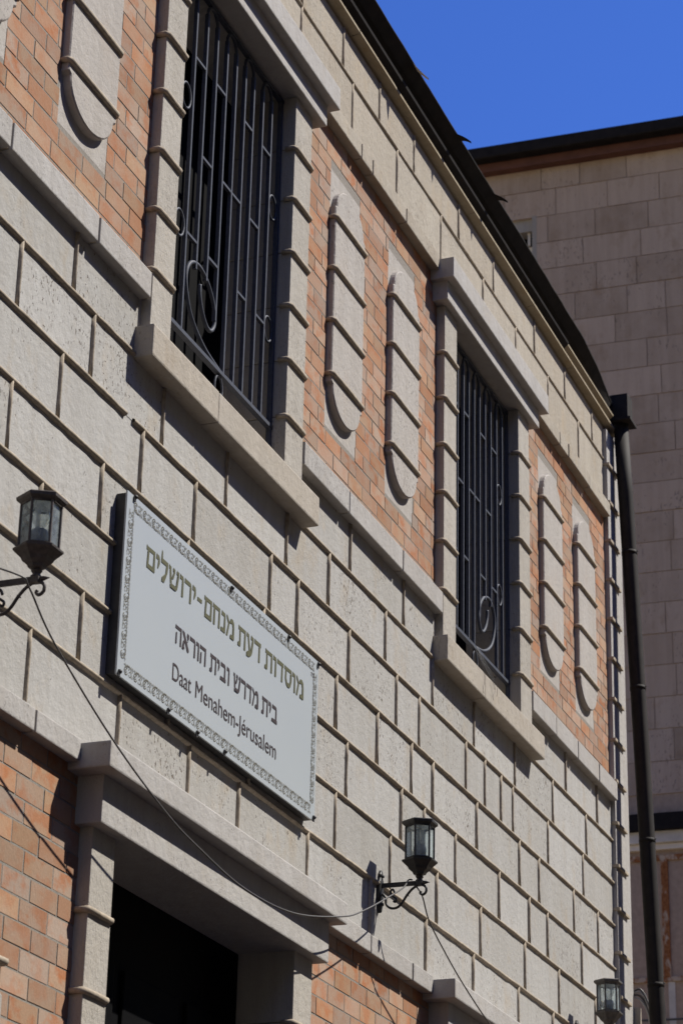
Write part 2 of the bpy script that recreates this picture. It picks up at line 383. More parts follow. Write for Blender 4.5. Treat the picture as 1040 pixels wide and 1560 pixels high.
# brick panels : every brick its own little block in the panel's mesh
OV = [6.345, 7.182, 9.965, 10.805, 13.53, 14.30]
def bricks(name, x0, x1, z0, z1, holes=(), label=None, seed=1):
    rnd = random.Random(seed); mb = MB(); h = .083; L = .205; gp = .0085
    mb.box(x0, x1, .0032, .05, z0, z1, M['mortar'], .5)
    k = 0; z = z1
    while z > z0+.01:
        zb = max(z0, z-h); x = x0-(L*.5 if k % 2 else 0)-rnd.uniform(0, .03)
        spans = [(x0, x1)]
        for hx0, hx1, hz0, hz1 in holes:
            if zb < hz1-.02 and z > hz0+.02:
                ns = []
                for a, b_ in spans:
                    if hx1 <= a or hx0 >= b_: ns.append((a, b_))
                    else:
                        if hx0-a > .01: ns.append((a, hx0))
                        if b_-hx1 > .01: ns.append((hx1, b_))
                spans = ns
        while x < x1:
            ln = L+rnd.uniform(-.012, .012)
            for a, b_ in spans:
                p, q = max(a, x+gp/2), min(b_, x+ln-gp/2)
                if q-p > .018:
                    y = rnd.uniform(.0006, .0026); dz = rnd.uniform(-.0015, .0015)
                    mb.box(p, q, y, .02, zb+gp/2+dz, z-gp/2+dz, M['brick'], rnd.random())
            x += ln
        z -= h; k += 1
    # recessed stone slots that hold the ovals
    for hx0, hx1, hz0, hz1 in holes: mb.box(hx0-.002, hx1+.002, .0029, .03, hz0, hz1, M['oval'], .6)
    o = part(mb, name, label=label); return o
def hole(xc): return (xc-.207, xc+.207, .63, 2.05)
bricks('brick_panel', 5.2, 7.765, .36, 2.27, [hole(OV[0]), hole(OV[1])], seed=3)
bricks('brick_panel', 9.39, 11.385, .36, 2.27, [hole(OV[2]), hole(OV[3])], seed=4)
bricks('brick_panel', 12.98, 14.885, .36, 2.27, [hole(OV[4]), hole(OV[5])], seed=5)
bricks('brick_panel', 4.6, 7.545, GZ, -1.76, [(6.605, 7.02, -5.0, -2.475)], seed=6)
bricks('brick_panel', 9.668, 11.37, GZ, -1.76, [], seed=8)
bricks('brick_panel', 13.30, 14.885, GZ, -1.76, [], seed=9)

def oval(xc, zb, zt, ribs, label=None):
    mb = MB(); a = .207; e = .186; hh = .145; y = -.031
    out = [(xc-a, zb+hh+.01), (xc-e, zb+hh)]
    out += [(xc-e*math.cos(math.pi*k/18), zb+hh-hh*math.sin(math.pi*k/18)) for k in range(1, 18)]
    out += [(xc+e, zb+hh), (xc+a, zb+hh+.01), (xc+a, zt-hh-.01), (xc+e, zt-hh)]
    out += [(xc+e*math.cos(math.pi*k/18), zt-hh+hh*math.sin(math.pi*k/18)) for k in range(1, 18)]
    out += [(xc-e, zt-hh), (xc-a, zt-hh-.01)]
    mb.prism_y(out, y, .012, M['oval'], random.uniform(.3, .8), .005)
    for z in ribs: rib(mb, xc-a, xc+a, z, y)
    part(mb, 'oval_panel', label=label)
def rib(mb, x0, x1, z, y, r=.0128, back=.0, ov=.006):
    # a rounded band that wraps a raised stone front and both its sides
    n = 7; V = []; j = random.uniform(-.003, .003)
    path = [(x0-ov*.8, back), (x0-ov*.8, y+.004), (x0+.004, y-ov*.6), ((x0+x1)/2, y-ov*.6+random.uniform(-.002, .002)), (x1-.004, y-ov*.6), (x1+ov*.8, y+.004), (x1+ov*.8, back)]
    rings = []
    for i, (px, py) in enumerate(path):
        q = [Vector((px, py, z+j+noise.noise(Vector((px*7, z*5, 2)))*.003))]
        rings += q
    mb.tube(rings, r, M['bead'], 8, .5, squash=(1.0, 1.0))
RZ = [.40, .683, .966, 1.249, 1.532, 1.81]
ORZ = [.90, 1.189, 1.476, 1.761]
for i, xc in enumerate(OV): oval(xc, .70, 1.98, ORZ, None)
oval(6.812, -4.9, -2.545, [-2.59-.283*k for k in range(8)])

def course_band(name, x0, x1, z0, z1, joints, y=-.05, mat='trim'):
    mb = MB(); xs = [x0]+[j for j in joints if x0+.03 < j < x1-.03]+[x1]
    for a, b_ in zip(xs[:-1], xs[1:]):
        mb.box(a+.007, b_-.007, y+random.uniform(-.002, .002), .04, z0, z1, M[mat], None, .005)
        mb.box(a-.0, b_+.0, y+.016, .035, z0+.004, z1-.006, M['bead'], .5)
    part(mb, name)
course_band('string_course', 5.0, 7.755, .258, .372, [5.8, 6.573, 7.28])
course_band('string_course', 9.40, 11.375, .255, .372, [9.988, 10.75])
course_band('string_course', 12.99, 14.875, .258, .378, [13.48, 13.955, 14.436])
course_band('string_course', 9.53, 11.28, 2.268, 2.36, [10.05, 10.215, 10.733], mat='frieze')
course_band('string_course', 13.11, 14.875, 2.265, 2.36, [13.66, 13.852, 14.355], mat='frieze')
course_band('string_course', 5.0, 7.62, 2.265, 2.36, [6.3, 7.0], mat='frieze')
course_band('string_course', 3.0, 7.42, -1.782, -1.70, [5.4, 6.2, 7.071])
course_band('string_course', 9.775, 11.255, -1.782, -1.695, [10.38, 10.952])
course_band('string_course', 13.42, 14.875, -1.782, -1.695, [14.0])

def pilaster(x0, x1, z0, z1, y, ribs, parent, mat='pilaster', ydeep=.30, name='jamb'):
    mb = MB(); zs = [z0]+sorted(r for r in ribs if z0+.05 < r < z1-.02)+[z1]
    for a, b_ in zip(zs[:-1], zs[1:]):
        mb.box(x0, x1, y+random.uniform(-.0015, .0015), ydeep, a+.002, b_-.002, M[mat], None, .004)
        mb.box(x0+.006, x1-.006, y+.012, ydeep-.01, a-.001, b_+.001, M['bead'], .5)
    for r in zs[1:-1]: rib(mb, x0, x1, r, y, back=0.0)
    return part(mb, name, parent)
for i, (a, b_, c_, d) in enumerate(WIN):
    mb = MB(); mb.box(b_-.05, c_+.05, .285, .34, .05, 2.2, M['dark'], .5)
    win = part(mb, 'window', label='nearer upper window, dark inside' if i == 0 else 'farther upper window, dark inside')
    pilaster(a, b_, .12, 2.10, -.045, RZ, win); pilaster(c_, d, .12, 2.10, -.045, RZ, win)
    xm = (a+d)/2
    mb = MB()                                           # lintel block : its underside is the window head
    mb.box(a-.07, d+.085, -.086, .31, 2.10, 2.22, M['trim'], .6, .006); part(mb, 'lintel', win)
    mb = MB(); mb.box(a-.11, d+.135, -.134, .03, 2.213, 2.336, M['trim'], .7, .006); part(mb, 'hood', win)
    mb = MB()
    x0, x1 = a-.043, d+.125
    mb.box(x0, x0+(x1-x0)*.36, -.086, .33, -.016, .126, M['sill'], .4, .008)
    mb.box(x0+(x1-x0)*.36+.002, x1, -.0855, .33, -.0165, .1255, M['sill'], .65, .008); part(mb, 'sill', win)
for i, (a, b_, c_, d) in enumerate(DOOR):
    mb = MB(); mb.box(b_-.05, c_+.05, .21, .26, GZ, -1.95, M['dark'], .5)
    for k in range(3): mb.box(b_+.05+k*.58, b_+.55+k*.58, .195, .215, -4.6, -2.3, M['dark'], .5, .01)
    door = part(mb, 'door', label='dark doorway under the sign' if i == 0 else None)
    rz = [-2.285-.285*k for k in range(13)] if i == 0 else [-2.31-.285*k for k in range(13)]
    pilaster(a, b_, GZ, -1.975, -.05, rz, door, ydeep=.24); pilaster(c_, d, GZ, -1.975, -.05, rz, door, ydeep=.24)
    mb = MB(); mb.box(a-.044, d+.05, -.103, .255, -1.985, -1.805, M['trim'], .75, .006); part(mb, 'lintel', door)
    mb = MB(); mb.box(a-.128, d+.105, -.166, .03, -1.808, -1.712, M['trim'], .85, .007); part(mb, 'hood', door)

# corner pilaster with ribs, and the rib ends of the side wall
mb = MB(); zz = GZ; rl = []
r0 = .40
while r0 > GZ+.2: rl.append(r0); r0 -= .283
rl += [.683, .966, 1.249, 1.532, 1.815, 2.10, 2.385, 2.67]
rl = sorted(rl); zs = [GZ]+rl+[2.94]
for a, b_ in zip(zs[:-1], zs[1:]): mb.box(14.88, 15.12, -.030+random.uniform(-.001, .001), .04, a+.001, b_-.001, M['trim'], None, .004)
for r in rl:
    mb.box(14.872, 15.122, -.047, .0, r-.013, r+.009, M['bead'], .5, .004)
part(mb, 'corner_pilaster')

# crowning moulding
mb = MB()
prof = [(.05, 2.976), (-.010, 2.977), (-.046, 2.984), (-.053, 2.988), (-.053, 3.003), (-.02, 3.006), (.05, 3.006)]
xs = [XL, 5.0, 6.9, 8.6, 9.98, 10.52, 11.9, 13.1, 14.0, 15.12]
for a, b_ in zip(xs[:-1], xs[1:]):
    dy = random.uniform(-.002, .002)
    mb.prism_x([(y+dy if y < 0 else y, z+dy) for y, z in prof], a+.002, b_-.002, M['cornice'], None)
mb.prism_x([(y*.7+.015, z) for y, z in prof], XL, 15.2, M['cornice'], .3)
mb.prism_x([(.05, 3.008), (-.036, 3.008), (-.036, 3.020), (-.064, 3.044), (-.070, 3.047), (-.070, 3.061), (.05, 3.064)], 13.8, 14.93, M['cornice'], .4)
part(mb, 'cornice')

# roof : dark sheet metal with a wavy eave that dips at the corner, brackets and torn flaps
def eave(x):
    # position (y, z) of the roof's outer edge : straight, then curving back round the corner
    z = 3.168+.005*math.sin(x*2.1)+.003*noise.noise(Vector((x*3, 0, 0)))
    K = [(0, .130), (13.98, .130), (14.307, .1125), (14.5, .097), (14.68, .078), (14.94, .052), (15.2, .02)]
    for (p, q), (p2, q2) in zip(K[:-1], K[1:]):
        if p <= x <= p2: return -(q+(q2-q)*(x-p)/(p2-p))+.003*noise.noise(Vector((x*6, 7, 1))), z
mb = MB(); nx = 150; V = []; XE = 15.02
for i in range(nx+1):
    x = XL+(XE-XL)*i/nx; ey, ez = eave(x)
    V += [(x, -.015, 3.068), (x, min(-.018, ey*.62), 3.116), (x, ey, ez), (x, ey+.004, ez+.007), (x, .6, 3.45), (x, 4.2, 4.45)]
K = 6; fs = []
for i in range(nx):
    for k in range(K-1): fs.append([i*K+k, i*K+k+1, (i+1)*K+k+1, (i+1)*K+k])
mb.poly(V, fs, M['black'], .5)
rf = part(mb, 'roof')
mb = MB(); pts = [(XL+(XE-XL)*i/nx, eave(XL+(XE-XL)*i/nx)[0]-.001, eave(XL+(XE-XL)*i/nx)[1]+.004) for i in range(nx+1)]
mb.tube(pts, .0032, M['edge'], 5); part(mb, 'drip_edge', rf)
for x, lift, mt in ((10.62, -.035, 'whitepaint'), (11.36, .006, 'black'), (12.06, .005, 'black')):
    # a corner of the sheet torn loose and curling out over the edge
    mb = MB(); ey, z = eave(x); q = []
    for t in range(6):
        u = t/5; wd = .034*(1-u)+.003
        q += [(x-wd+.05*u, ey-.06*u, z+lift*math.sin(u*1.6)-.02*u*u), (x+wd+.05*u, ey-.06*u, z+lift*math.sin(u*1.6)-.024*u*u-.006)]
    mb.poly(q, [[2*i, 2*i+1, 2*i+3, 2*i+2] for i in range(5)], M[mt], .5)
    part(mb, 'torn_flap', rf)
mb = MB(); mb.prism_x([(.05, 3.0075), (-.034, 3.0075), (-.05, 3.02), (-.076, 3.045), (-.080, 3.060), (.05, 3.066)], XL, 13.79, M['black'], .5); part(mb, 'black_shaded_fillet', rf)  # second cornice fillet, its shade under the eave put in as black

# ------------------------------------------------------------------ window grilles
def grille(x0, x1, mirror, label):
    # x0,x1 : window opening; built left-handed (scroll at the left), mirrored for the other window
    w_ = x1-x0; G = thing('window_grille', (x0, .03, .126), label, 'window grille', 'iron grilles in the upper windows')
    fx = (lambda q: x1-(q-x0)) if mirror else (lambda q: q)
    sc = w_/1.227
    def X(q): return fx(x0+(q-7.954)*sc)
    org = (x0, .03, .126); y = .03; m = M['iron']
    def fin(mb, nm): return mb.build(nm, G, org)
    def flat(mb, x, z0, z1, wd=.0125, dp=.018): mb.box(x-wd/2, x+wd/2, y-dp/2, y+dp/2, z0, z1, m, .5)
    zt, zb = 2.075, .345
    mb = MB(); a, b_ = sorted((X(7.957), X(9.178)))
    mb.box(a, b_, y-.011, y+.011, zt-.008, zt+.010, m, .5); fin(mb, 'top_rail')
    mb = MB(); mb.box(a, b_, y-.013, y+.013, zb-.009, zb+.009, m, .5); fin(mb, 'bottom_rail')
    for q in (7.967, 9.163):
        mb = MB(); flat(mb, X(q), .127, zt, .014, .022); fin(mb, 'side_post')
    bars = [8.075, 8.19, 8.305, 8.415, 8.525, 8.63, 8.735, 8.835, 8.945, 9.05]
    tops = {}
    for q in bars:
        mb = MB(); lo = zb+.009
        if q in (8.305, 8.415): lo = .70
        if q in (8.525,): lo = .56
        flat(mb, X(q), lo, zt-.07, .0125, .018); fin(mb, 'bar')
    # hairpin heads joining bars in pairs, under the top rail
    for q0, q1 in ((8.075, 8.19), (8.305, 8.415), (8.525, 8.63), (8.735, 8.835), (8.945, 9.05)):
        mb = MB(); c0 = (X(q0)+X(q1))/2; rr = abs(X(q1)-X(q0))/2
        mb.tube([(c0+rr*math.cos(math.pi*k/10), y, zt-.07+.06*math.sin(math.pi*k/10)) for k in range(11)], .008, m, 6); fin(mb, 'hairpin_head')
    def tie(q0, q1, z):
        mb = MB(); a, b_ = sorted((X(q0), X(q1))); mb.box(a, b_, y-.008, y+.008, z-.006, z+.006, m, .5); fin(mb, 'tie')
    for q0, q1, z in ((8.19, 8.305, 1.708), (8.415, 8.525, 1.708), (8.735, 8.835, 1.708), (8.945, 9.05, 1.70),
                      (8.305, 8.415, 1.265), (8.525, 8.63, 1.265), (8.63, 8.735, 1.265), (8.835, 8.945, 1.25),
                      (8.19, 8.305, .824), (8.415, 8.525, .822), (8.735, 8.835, .82), (8.945, 9.05, .812)):
        tie(q0, q1, z)
    def ring(q, z, rx=.046, rz=.062):
        mb = MB(); mb.tube([(X(q)+rx*math.cos(2*math.pi*k/20), y, z+rz*math.sin(2*math.pi*k/20)) for k in range(21)], .0062, m, 6, caps=False); fin(mb, 'ring')
    for q, z in ((9.106, 1.455), (9.106, .815), (8.13, 1.47), (8.13, .835)): ring(q, z)
    ring(8.60, .27, .04, .062)
    # big C scroll springing from the bottom rail
    P = [(8.62, .352), (8.44, .385), (8.30, .46), (8.235, .56), (8.225, .65), (8.27, .715), (8.35, .735), (8.44, .705), (8.51, .635), (8.53, .555), (8.50, .50), (8.455, .495), (8.405, .535), (8.37, .60), (8.365, .655)]
    mb = MB(); pts = catmull([(X(q), y, z) for q, z in P], 6)
    mb.tube(pts, .0095, m, 8); fin(mb, 'scroll'); return G
grille(7.954, 9.181, False, 'black iron grille in the nearer upper window, scroll at its lower left')
grille(11.595, 12.765, True, 'black iron grille in the farther upper window, scroll at its lower right')

# ------------------------------------------------------------------ sign
SO = (8.64, 0, -1.0)
SG = thing('sign_board', SO, 'pale blue-white sign with Hebrew and French lettering on the wall above the doorway', 'sign')
mb = MB(); x0, x1, z0, z1 = 7.655, 9.632, -1.366, -.634
for a, b_, c_, d in ((x0, x0+.03, z0, z1), (x1-.03, x1, z0, z1), (x0+.03, x1-.03, z0, z0+.03), (x0+.03, x1-.03, z1-.03, z1)):
    mb.box(a, b_, -.044, -.002, c_, d, M['frame'], .5)
mb.build('frame', SG, SO)
mb = MB(); mb.box(x0-.008, x1+.006, -.052, -.0445, z0-.006, z1+.006, M['panel'], .5, .001); pan = mb.build('panel', SG, SO)
YS = -.0535
HEB = {
'ה': (.74, [[(0,.8),(.02,1.03),(.1,.98),(.74,.98),(.74,.8)], [(.58,0),(.74,0),(.74,.8),(.6,.8)], [(.05,0),(.2,0),(.2,.62),(.08,.62)]]),
'ח': (.76, [[(0,.8),(.02,1.03),(.1,.98),(.76,.98),(.76,.8)], [(.6,0),(.76,0),(.76,.8),(.62,.8)], [(.08,0),(.24,0),(.24,.8),(.1,.8)]]),
'ת': (.82, [[(.06,.8),(.06,1.03),(.16,.98),(.82,.98),(.82,.8)], [(.66,0),(.82,0),(.82,.8),(.68,.8)], [(.18,.2),(.3,.2),(.28,.8),(.16,.8)], [(0,0),(.28,0),(.3,.2),(.02,.2)]]),
'ד': (.70, [[(0,.78),(.02,1.03),(.1,.98),(.7,.98),(.7,.78)], [(.46,0),(.61,0),(.61,.78),(.48,.78)]]),
'ר': (.66, [[(0,.78),(.02,1.03),(.1,.98),(.5,.98),(.62,.92),(.66,.78)], [(.50,0),(.66,0),(.66,.78),(.52,.78)]]),
'ו': (.34, [[(0,.78),(.02,1.03),(.1,.98),(.28,.97),(.34,.88),(.34,.78)], [(.18,0),(.34,0),(.34,.78),(.2,.78)]]),
'י': (.32, [[(0,.76),(.02,1.03),(.1,.98),(.26,.97),(.32,.84),(.32,.76)], [(.14,.36),(.2,.36),(.32,.6),(.32,.76),(.18,.76)]]),
'מ': (.84, [[(0,0),(.15,0),(.34,.66),(.22,.72)], [(0,1.03),(.12,.96),(.34,.72),(.22,.62),(.04,.84)], [(.34,.72),(.44,.96),(.66,.97),(.80,.84),(.84,.6),(.68,.6),(.62,.76),(.46,.72)], [(.68,.2),(.84,.2),(.84,.6),(.68,.6)], [(.42,0),(.84,0),(.84,.2),(.44,.2)]]),
'ם': (.78, [[(0,.8),(0,1.03),(.1,.98),(.78,.98),(.78,.8)], [(.62,.2),(.78,.2),(.78,.8),(.64,.8)], [(.06,0),(.78,0),(.78,.2),(.06,.2)], [(.06,.2),(.2,.2),(.24,.8),(.1,.8)]]),
'ס': (.80, [[(0,.8),(.02,1.03),(.1,.98),(.8,.98),(.8,.8)], [(.08,.36),(.22,.4),(.24,.8),(.1,.8)], [(.08,.36),(.22,.08),(.32,.22),(.22,.4)], [(.22,.08),(.36,0),(.56,0),(.68,.1),(.56,.22),(.32,.22)], [(.56,.22),(.68,.1),(.8,.4),(.66,.42)], [(.66,.42),(.8,.4),(.8,.8),(.66,.8)]]),
'ע': (.74, [[(0,.8),(.02,1.03),(.1,.98),(.26,.95),(.26,.8)], [(.12,.8),(.26,.8),(.42,.2),(.28,.18)], [(.46,.8),(.48,1.03),(.56,.98),(.74,.95),(.74,.8)], [(.60,.8),(.74,.8),(.62,.2),(.44,.2)], [(.02,-.16),(.3,-.14),(.52,0),(.62,.2),(.28,.18),(.02,.05)]]),
'נ': (.48, [[(.06,.78),(.08,1.03),(.16,.98),(.42,.96),(.48,.86),(.48,.78)], [(.32,.2),(.48,.2),(.48,.78),(.34,.78)], [(0,0),(.48,0),(.48,.2),(.02,.2)]]),
'ב': (.74, [[(.06,.78),(.06,1.03),(.14,.98),(.54,.98),(.64,.9),(.66,.78)], [(.50,.2),(.66,.2),(.66,.78),(.52,.78)], [(0,0),(.74,0),(.72,.2),(.02,.2)]]),
'ל': (.66, [[(.02,1.0),(.06,1.38),(.14,1.30),(.16,1.0)], [(.02,.78),(.02,1.0),(.66,.98),(.66,.78)], [(.5,.78),(.66,.78),(.62,.5),(.44,.4)], [(.44,.4),(.62,.5),(.36,-.06),(.12,-.06),(.14,.14)]]),
'ש': (.94, [[(0,.82),(0,1.03),(.08,.98),(.2,.96),(.2,.82)], [(.06,.82),(.2,.82),(.3,.2),(.14,.2)], [(.37,.82),(.38,1.02),(.45,.98),(.56,.96),(.56,.82)], [(.44,.82),(.56,.82),(.42,.46),(.26,.42)], [(.72,.82),(.74,1.03),(.82,.98),(.94,.96),(.94,.82)], [(.80,.82),(.94,.82),(.82,.2),(.68,.2)], [(.14,.2),(.16,0),(.62,0),(.76,.06),(.82,.2)]]),
'א': (.80, [[(0,1.03),(.10,.97),(.24,.94),(.42,.66),(.26,.54),(.02,.86)], [(.26,.54),(.42,.66),(.80,.14),(.78,0),(.62,0)], [(.54,.84),(.56,1.03),(.64,.98),(.78,.95),(.76,.76),(.66,.6)], [(.66,.6),(.72,.68),(.6,.48),(.52,.5)], [(.02,.14),(.20,.14),(.30,.54),(.24,.58),(.12,.46)], [(0,0),(.26,0),(.24,.14),(.02,.14)]]),
'-': (.36, [[(0,.46),(.36,.46),(.36,.64),(0,.64)]]),
}
def heb_word(mb, wd, xa, xb, zbase, h, mat):
    lets = list(wd)[::-1]; gap = .11; tot = sum(HEB[c_][0] for c_ in lets)+gap*(len(lets)-1); kx = (xb-xa)/tot; x = xa
    for c_ in lets:
        wl, polys = HEB[c_]
        for i, pl in enumerate(polys):
            yy = YS-.00025*i; n = len(pl)
            V = [(x+px*kx, yy, zbase+pz*h) for px, pz in pl]; mb.poly(V, [list(range(n))], mat, .5)
        x += (wl+gap)*kx
WORDS = [(-.868, .090, 'olive', 'olive green Hebrew word', (('ירושלים', 7.837, 8.300), ('-', 8.318, 8.362), ('מנחם', 8.386, 8.690), ('דעת', 8.731, 8.976), ('מוסדות', 9.022, 9.464))),
 (-1.075, .077, 'brownprint', 'brown Hebrew word', (('הוראה', 8.129, 8.424), ('ובית', 8.465, 8.662), ('מדרש', 8.705, 8.968), ('בית', 9.006, 9.177)))]
for zb_, h_, mt, lb, ws in WORDS:
    for wd, a, b_ in ws:
        mb = MB(); heb_word(mb, wd, a, b_, zb_, h_, M[mt]); tag(mb.build('hyphen' if wd == '-' else 'lettering', pan, SO), None if wd == '-' else lb+' '+wd)
def latin(txt, xa, xb, zbase, xh):
    cu = bpy.data.curves.new('lettering', 'FONT'); cu.body = txt; cu.size = 1; ob = bpy.data.objects.new('lettering', cu); COL.objects.link(ob)
    bpy.context.view_layer.update(); dg = bpy.context.evaluated_depsgraph_get(); me = ob.evaluated_get(dg).to_mesh()
    vs = [v.co.copy() for v in me.vertices]; fs = [list(p.vertices) for p in me.polygons]
    bpy.data.objects.remove(ob); bpy.data.curves.remove(cu)
    xmin = min(v.x for v in vs); xmax = max(v.x for v in vs); k = (xb-xa)/(xmax-xmin)
    return [(xa+(v.x-xmin)*k, YS, zbase+v.y*xh) for v in vs], fs
for txt, a, b_ in (('Daat', 8.122, 8.299), ('Menahem-Jérusalem', 8.341, 9.178)):
    mb = MB(); v, f = latin(txt, a, b_, -1.230, .102); mb.poly(v, f, M['brownprint'], .5); tag(mb.build('lettering', pan, SO), 'dark brown word '+txt)
mb = MB(); heb_word(mb, 'בה', 9.548, 9.588, -.722, .018, M['brownprint']); mb.build('corner_mark', pan, SO)
# lace border : repeated curls between two thin rows of strokes
def strip(mb, pts, wd, dy=0):
    pts = [Vector((p[0], 0, p[1])) for p in pts]; V = []
    for i, p in enumerate(pts):
        d = (pts[min(i+1, len(pts)-1)]-pts[max(i-1, 0)]).normalized(); nn = Vector((-d.z, 0, d.x))*wd/2
        V += [(p.x+nn.x, YS-dy, p.z+nn.z), (p.x-nn.x, YS-dy, p.z-nn.z)]
    mb.poly(V, [[2*i, 2*i+2, 2*i+3, 2*i+1] for i in range(len(pts)-1)], M['greyprint'], .5)
mb = MB()
def motif(cx, cz, ang, flip):
    ca, sa = math.cos(ang), math.sin(ang)
    def T(u, v): v *= flip; return (cx+u*ca-v*sa, cz+u*sa+v*ca)
    dy = 0
    def st(l, wd):
        nonlocal dy; dy += .00004; strip(mb, [T(*p) for p in l], wd, dy)
    st([(-.018+.015*math.cos(t*.55+.4), .004+.015*math.sin(t*.55+.4)) for t in range(10)], .0042)
    st([(-.018+.006*math.cos(t*.8), .004+.006*math.sin(t*.8)) for t in range(8)], .0034)
    st([(.018+.010*math.cos(-t*.6+2), .008+.010*math.sin(-t*.6+2)) for t in range(9)], .0036)
    st([(.0+.022*math.cos(t*.35+3.6), -.008+.012*math.sin(t*.35+3.6)) for t in range(8)], .0034)
    for u in (-.03, -.012, .004, .022, .034): st([(u, -.023), (u+.004, -.013), (u+.001, -.004)], .0032)
    for u in (.005, .028, .036): st([(u, .012), (u+.005, .019)], .0036)
    st([(-.04, -.018), (.04, -.018)], .0018)
nX = 23; per = (x1-x0-.09)/nX
for i in range(nX):
    cx = x0+.045+per*(i+.5); motif(cx, z1-.036, 0, 1); motif(cx, z0+.036, 0, -1)
nZ = 8; per2 = (z1-z0-.13)/nZ
for i in range(nZ):
    cz = z0+.065+per2*(i+.5); motif(x0+.034, cz, math.pi/2, 1); motif(x1-.034, cz, math.pi/2, -1)
mb.build('ornamental_border', pan, SO)
for x, z in ((7.709, -.632), (8.646, -.648), (9.630, -.640), (7.665, -1.358), (9.622, -1.357), (8.099, -1.365), (8.373, -1.368), (8.645, -1.362), (9.276, -.638)):
    mb = MB(); mb.tube([(x, -.052, z), (x, -.058, z), (x+.004, -.064, z-.002)], [.010, .010, .005], M['frame'], 7)
    mb.box(x-.012, x+.003, -.058, -.053, z-.02, z-.002, M['frame'], .5)
    mb.build('screw', SG, SO)

# ------------------------------------------------------------------ wall lanterns
def lantern(X, Z, metal, label, mbulb='clear'):
    org = (X, 0, Z); G = thing('wall_lantern', org, label, 'wall lamp', 'lanterns along the facade')
    m = M[metal]; L = Vector(org)
    def fin(mb, nm, par=G): return mb.build(nm, par, org)
    ay = -.204
    def P(y, z): return (X, y, Z+z)
    mb = MB()
    mb.prism_y([(X+px, Z+pz) for px, pz in ((0, .075), (.018, .055), (.014, .04), (.026, .02), (.026, -.06), (.014, -.085), (.018, -.10), (0, -.13), (-.018, -.10), (-.014, -.085), (-.026, -.06), (-.026, .02), (-.014, .04), (-.018, .055))], -.018, .002, m, .5, .004)
    mb.tube([P(-.015, .045), P(-.026, .045)], .008, m, 8); mb.tube([P(-.015, -.09), P(-.026, -.09)], .008, m, 8)
    fin(mb, 'wall_plate')
    mb = MB(); mb.box(X-.006, X+.006, ay+.02, -.015, Z-.011, Z+.011, m, .5, .002)
    mb.tube([P(ay-.005, 0), P(ay-.022, 0), P(ay-.032, .001), P(ay-.052, 0)], [.007, .010, .008, .001], m, 8)
    mb.box(X-.014, X+.014, ay-.016, ay+.016, Z-.014, Z+.014, m, .5, .003); fin(mb, 'arm')
    k = .00049; q = lambda x, y: P(-(x-250)*k-.015, -(y-770)*.00050)
    mb = MB()
    mb.tube(catmull([q(*p) for p in ((385, 850), (365, 812), (345, 830), (352, 868), (400, 905), (392, 935), (372, 925))], 6), .0052, m, 7)
    mb.tube(catmull([q(*p) for p in ((262, 850), (292, 890), (300, 950), (345, 990), (410, 990), (460, 950), (505, 885), (555, 830), (610, 795), (660, 790), (700, 815), (702, 860), (670, 885), (645, 868), (655, 850))], 6), .0062, m, 7)
    mb.tube([q(505, 870), q(530, 890)], [.006, .002], m, 6); fin(mb, 'scroll_brace')
    rot = 0.0                                          # flats face along the wall's normal
    c0 = (X, ay, Z)
    H = lambda ap: ap/math.cos(math.pi/6)
    mb = MB(); mb.lathe([(.012, .0), (.018, .010), (.013, .020), (.020, .029), (.014, .036), (H(.026), .040), (H(.030), .050), (H(.044), .062), (H(.050), .074), (H(.074), .099), (H(.075), .106), (H(.060), .110)], c0, m, 6, rot); fin(mb, 'bowl')
    mb = MB(); mb.lathe([(H(.060), .270), (H(.064), .272), (H(.075), .281), (H(.076), .292), (H(.070), .297), (H(.040), .300)], c0, m, 6, rot); fin(mb, 'cap')
    mb = MB()
    for j in range(6):
        a = rot+j*math.pi/3; px, py = X+H(.0585)*math.cos(a), ay+H(.0585)*math.sin(a)
        mb.tube([(px, py, Z+.108), (px, py, Z+.274)], .0052, m, 5, smooth=False)
        a2 = a+math.pi/3; qx, qy = X+H(.0585)*math.cos(a2), ay+H(.0585)*math.sin(a2)
        for zz in (.114, .269): mb.tube([(px, py, Z+zz), (qx, qy, Z+zz)], .0045, m, 5)
    fin(mb, 'cage')
    for j in range(6):
        a = rot+j*math.pi/3; a2 = a+math.pi/3; ra = H(.0565)
        p0 = (X+ra*math.cos(a), ay+ra*math.sin(a)); p1 = (X+ra*math.cos(a2), ay+ra*math.sin(a2))
        mb = MB(); mb.poly([(*p0, Z+.112), (*p1, Z+.112), (*p1, Z+.272), (*p0, Z+.272)], [[0, 1, 2, 3]], M['glass'], .5); fin(mb, 'glass_pane')
    mb = MB(); mb.lathe([(.050, .1095), (.050, .1115)], c0, M['bulb_white'], 12); fin(mb, 'added_bounce_disc')  # white discs, here and below the cap, added to brighten the lantern inside
    mb = MB(); mb.lathe([(.050, .2685), (.050, .2715)], c0, M['bulb_white'], 12); fin(mb, 'added_bounce_disc')
    mb = MB(); mb.lathe([(.030, .112), (.031, .165), (.027, .178), (.013, .182)], c0, M['socket'], 14, 0, .5, True); sk = fin(mb, 'socket')
    mb = MB()
    if mbulb == 'clear': mb.lathe([(.012, .180), (.018, .194), (.030, .214), (.034, .232), (.030, .252), (.016, .265), (.003, .268)], c0, M['clear'], 16, 0, .5, True)
    else:
        for dx in (-.011, .011):
            for dy in (-.011, .011): mb.tube([(X+dx, ay+dy, Z+.18), (X+dx, ay+dy, Z+.25), (X+dx*.4, ay+dy*.4, Z+.262)], .0075, M['bulb_white'], 8)
    fin(mb, 'bulb', sk)
    return G
lantern(6.715, -1.377, 'lamp_worn', 'worn brown six-sided lantern on the wall left of the sign')
lantern(10.597, -1.409, 'lamp_iron', 'black six-sided lantern on a scrolled arm right of the sign, cables tied to it', 'cfl')
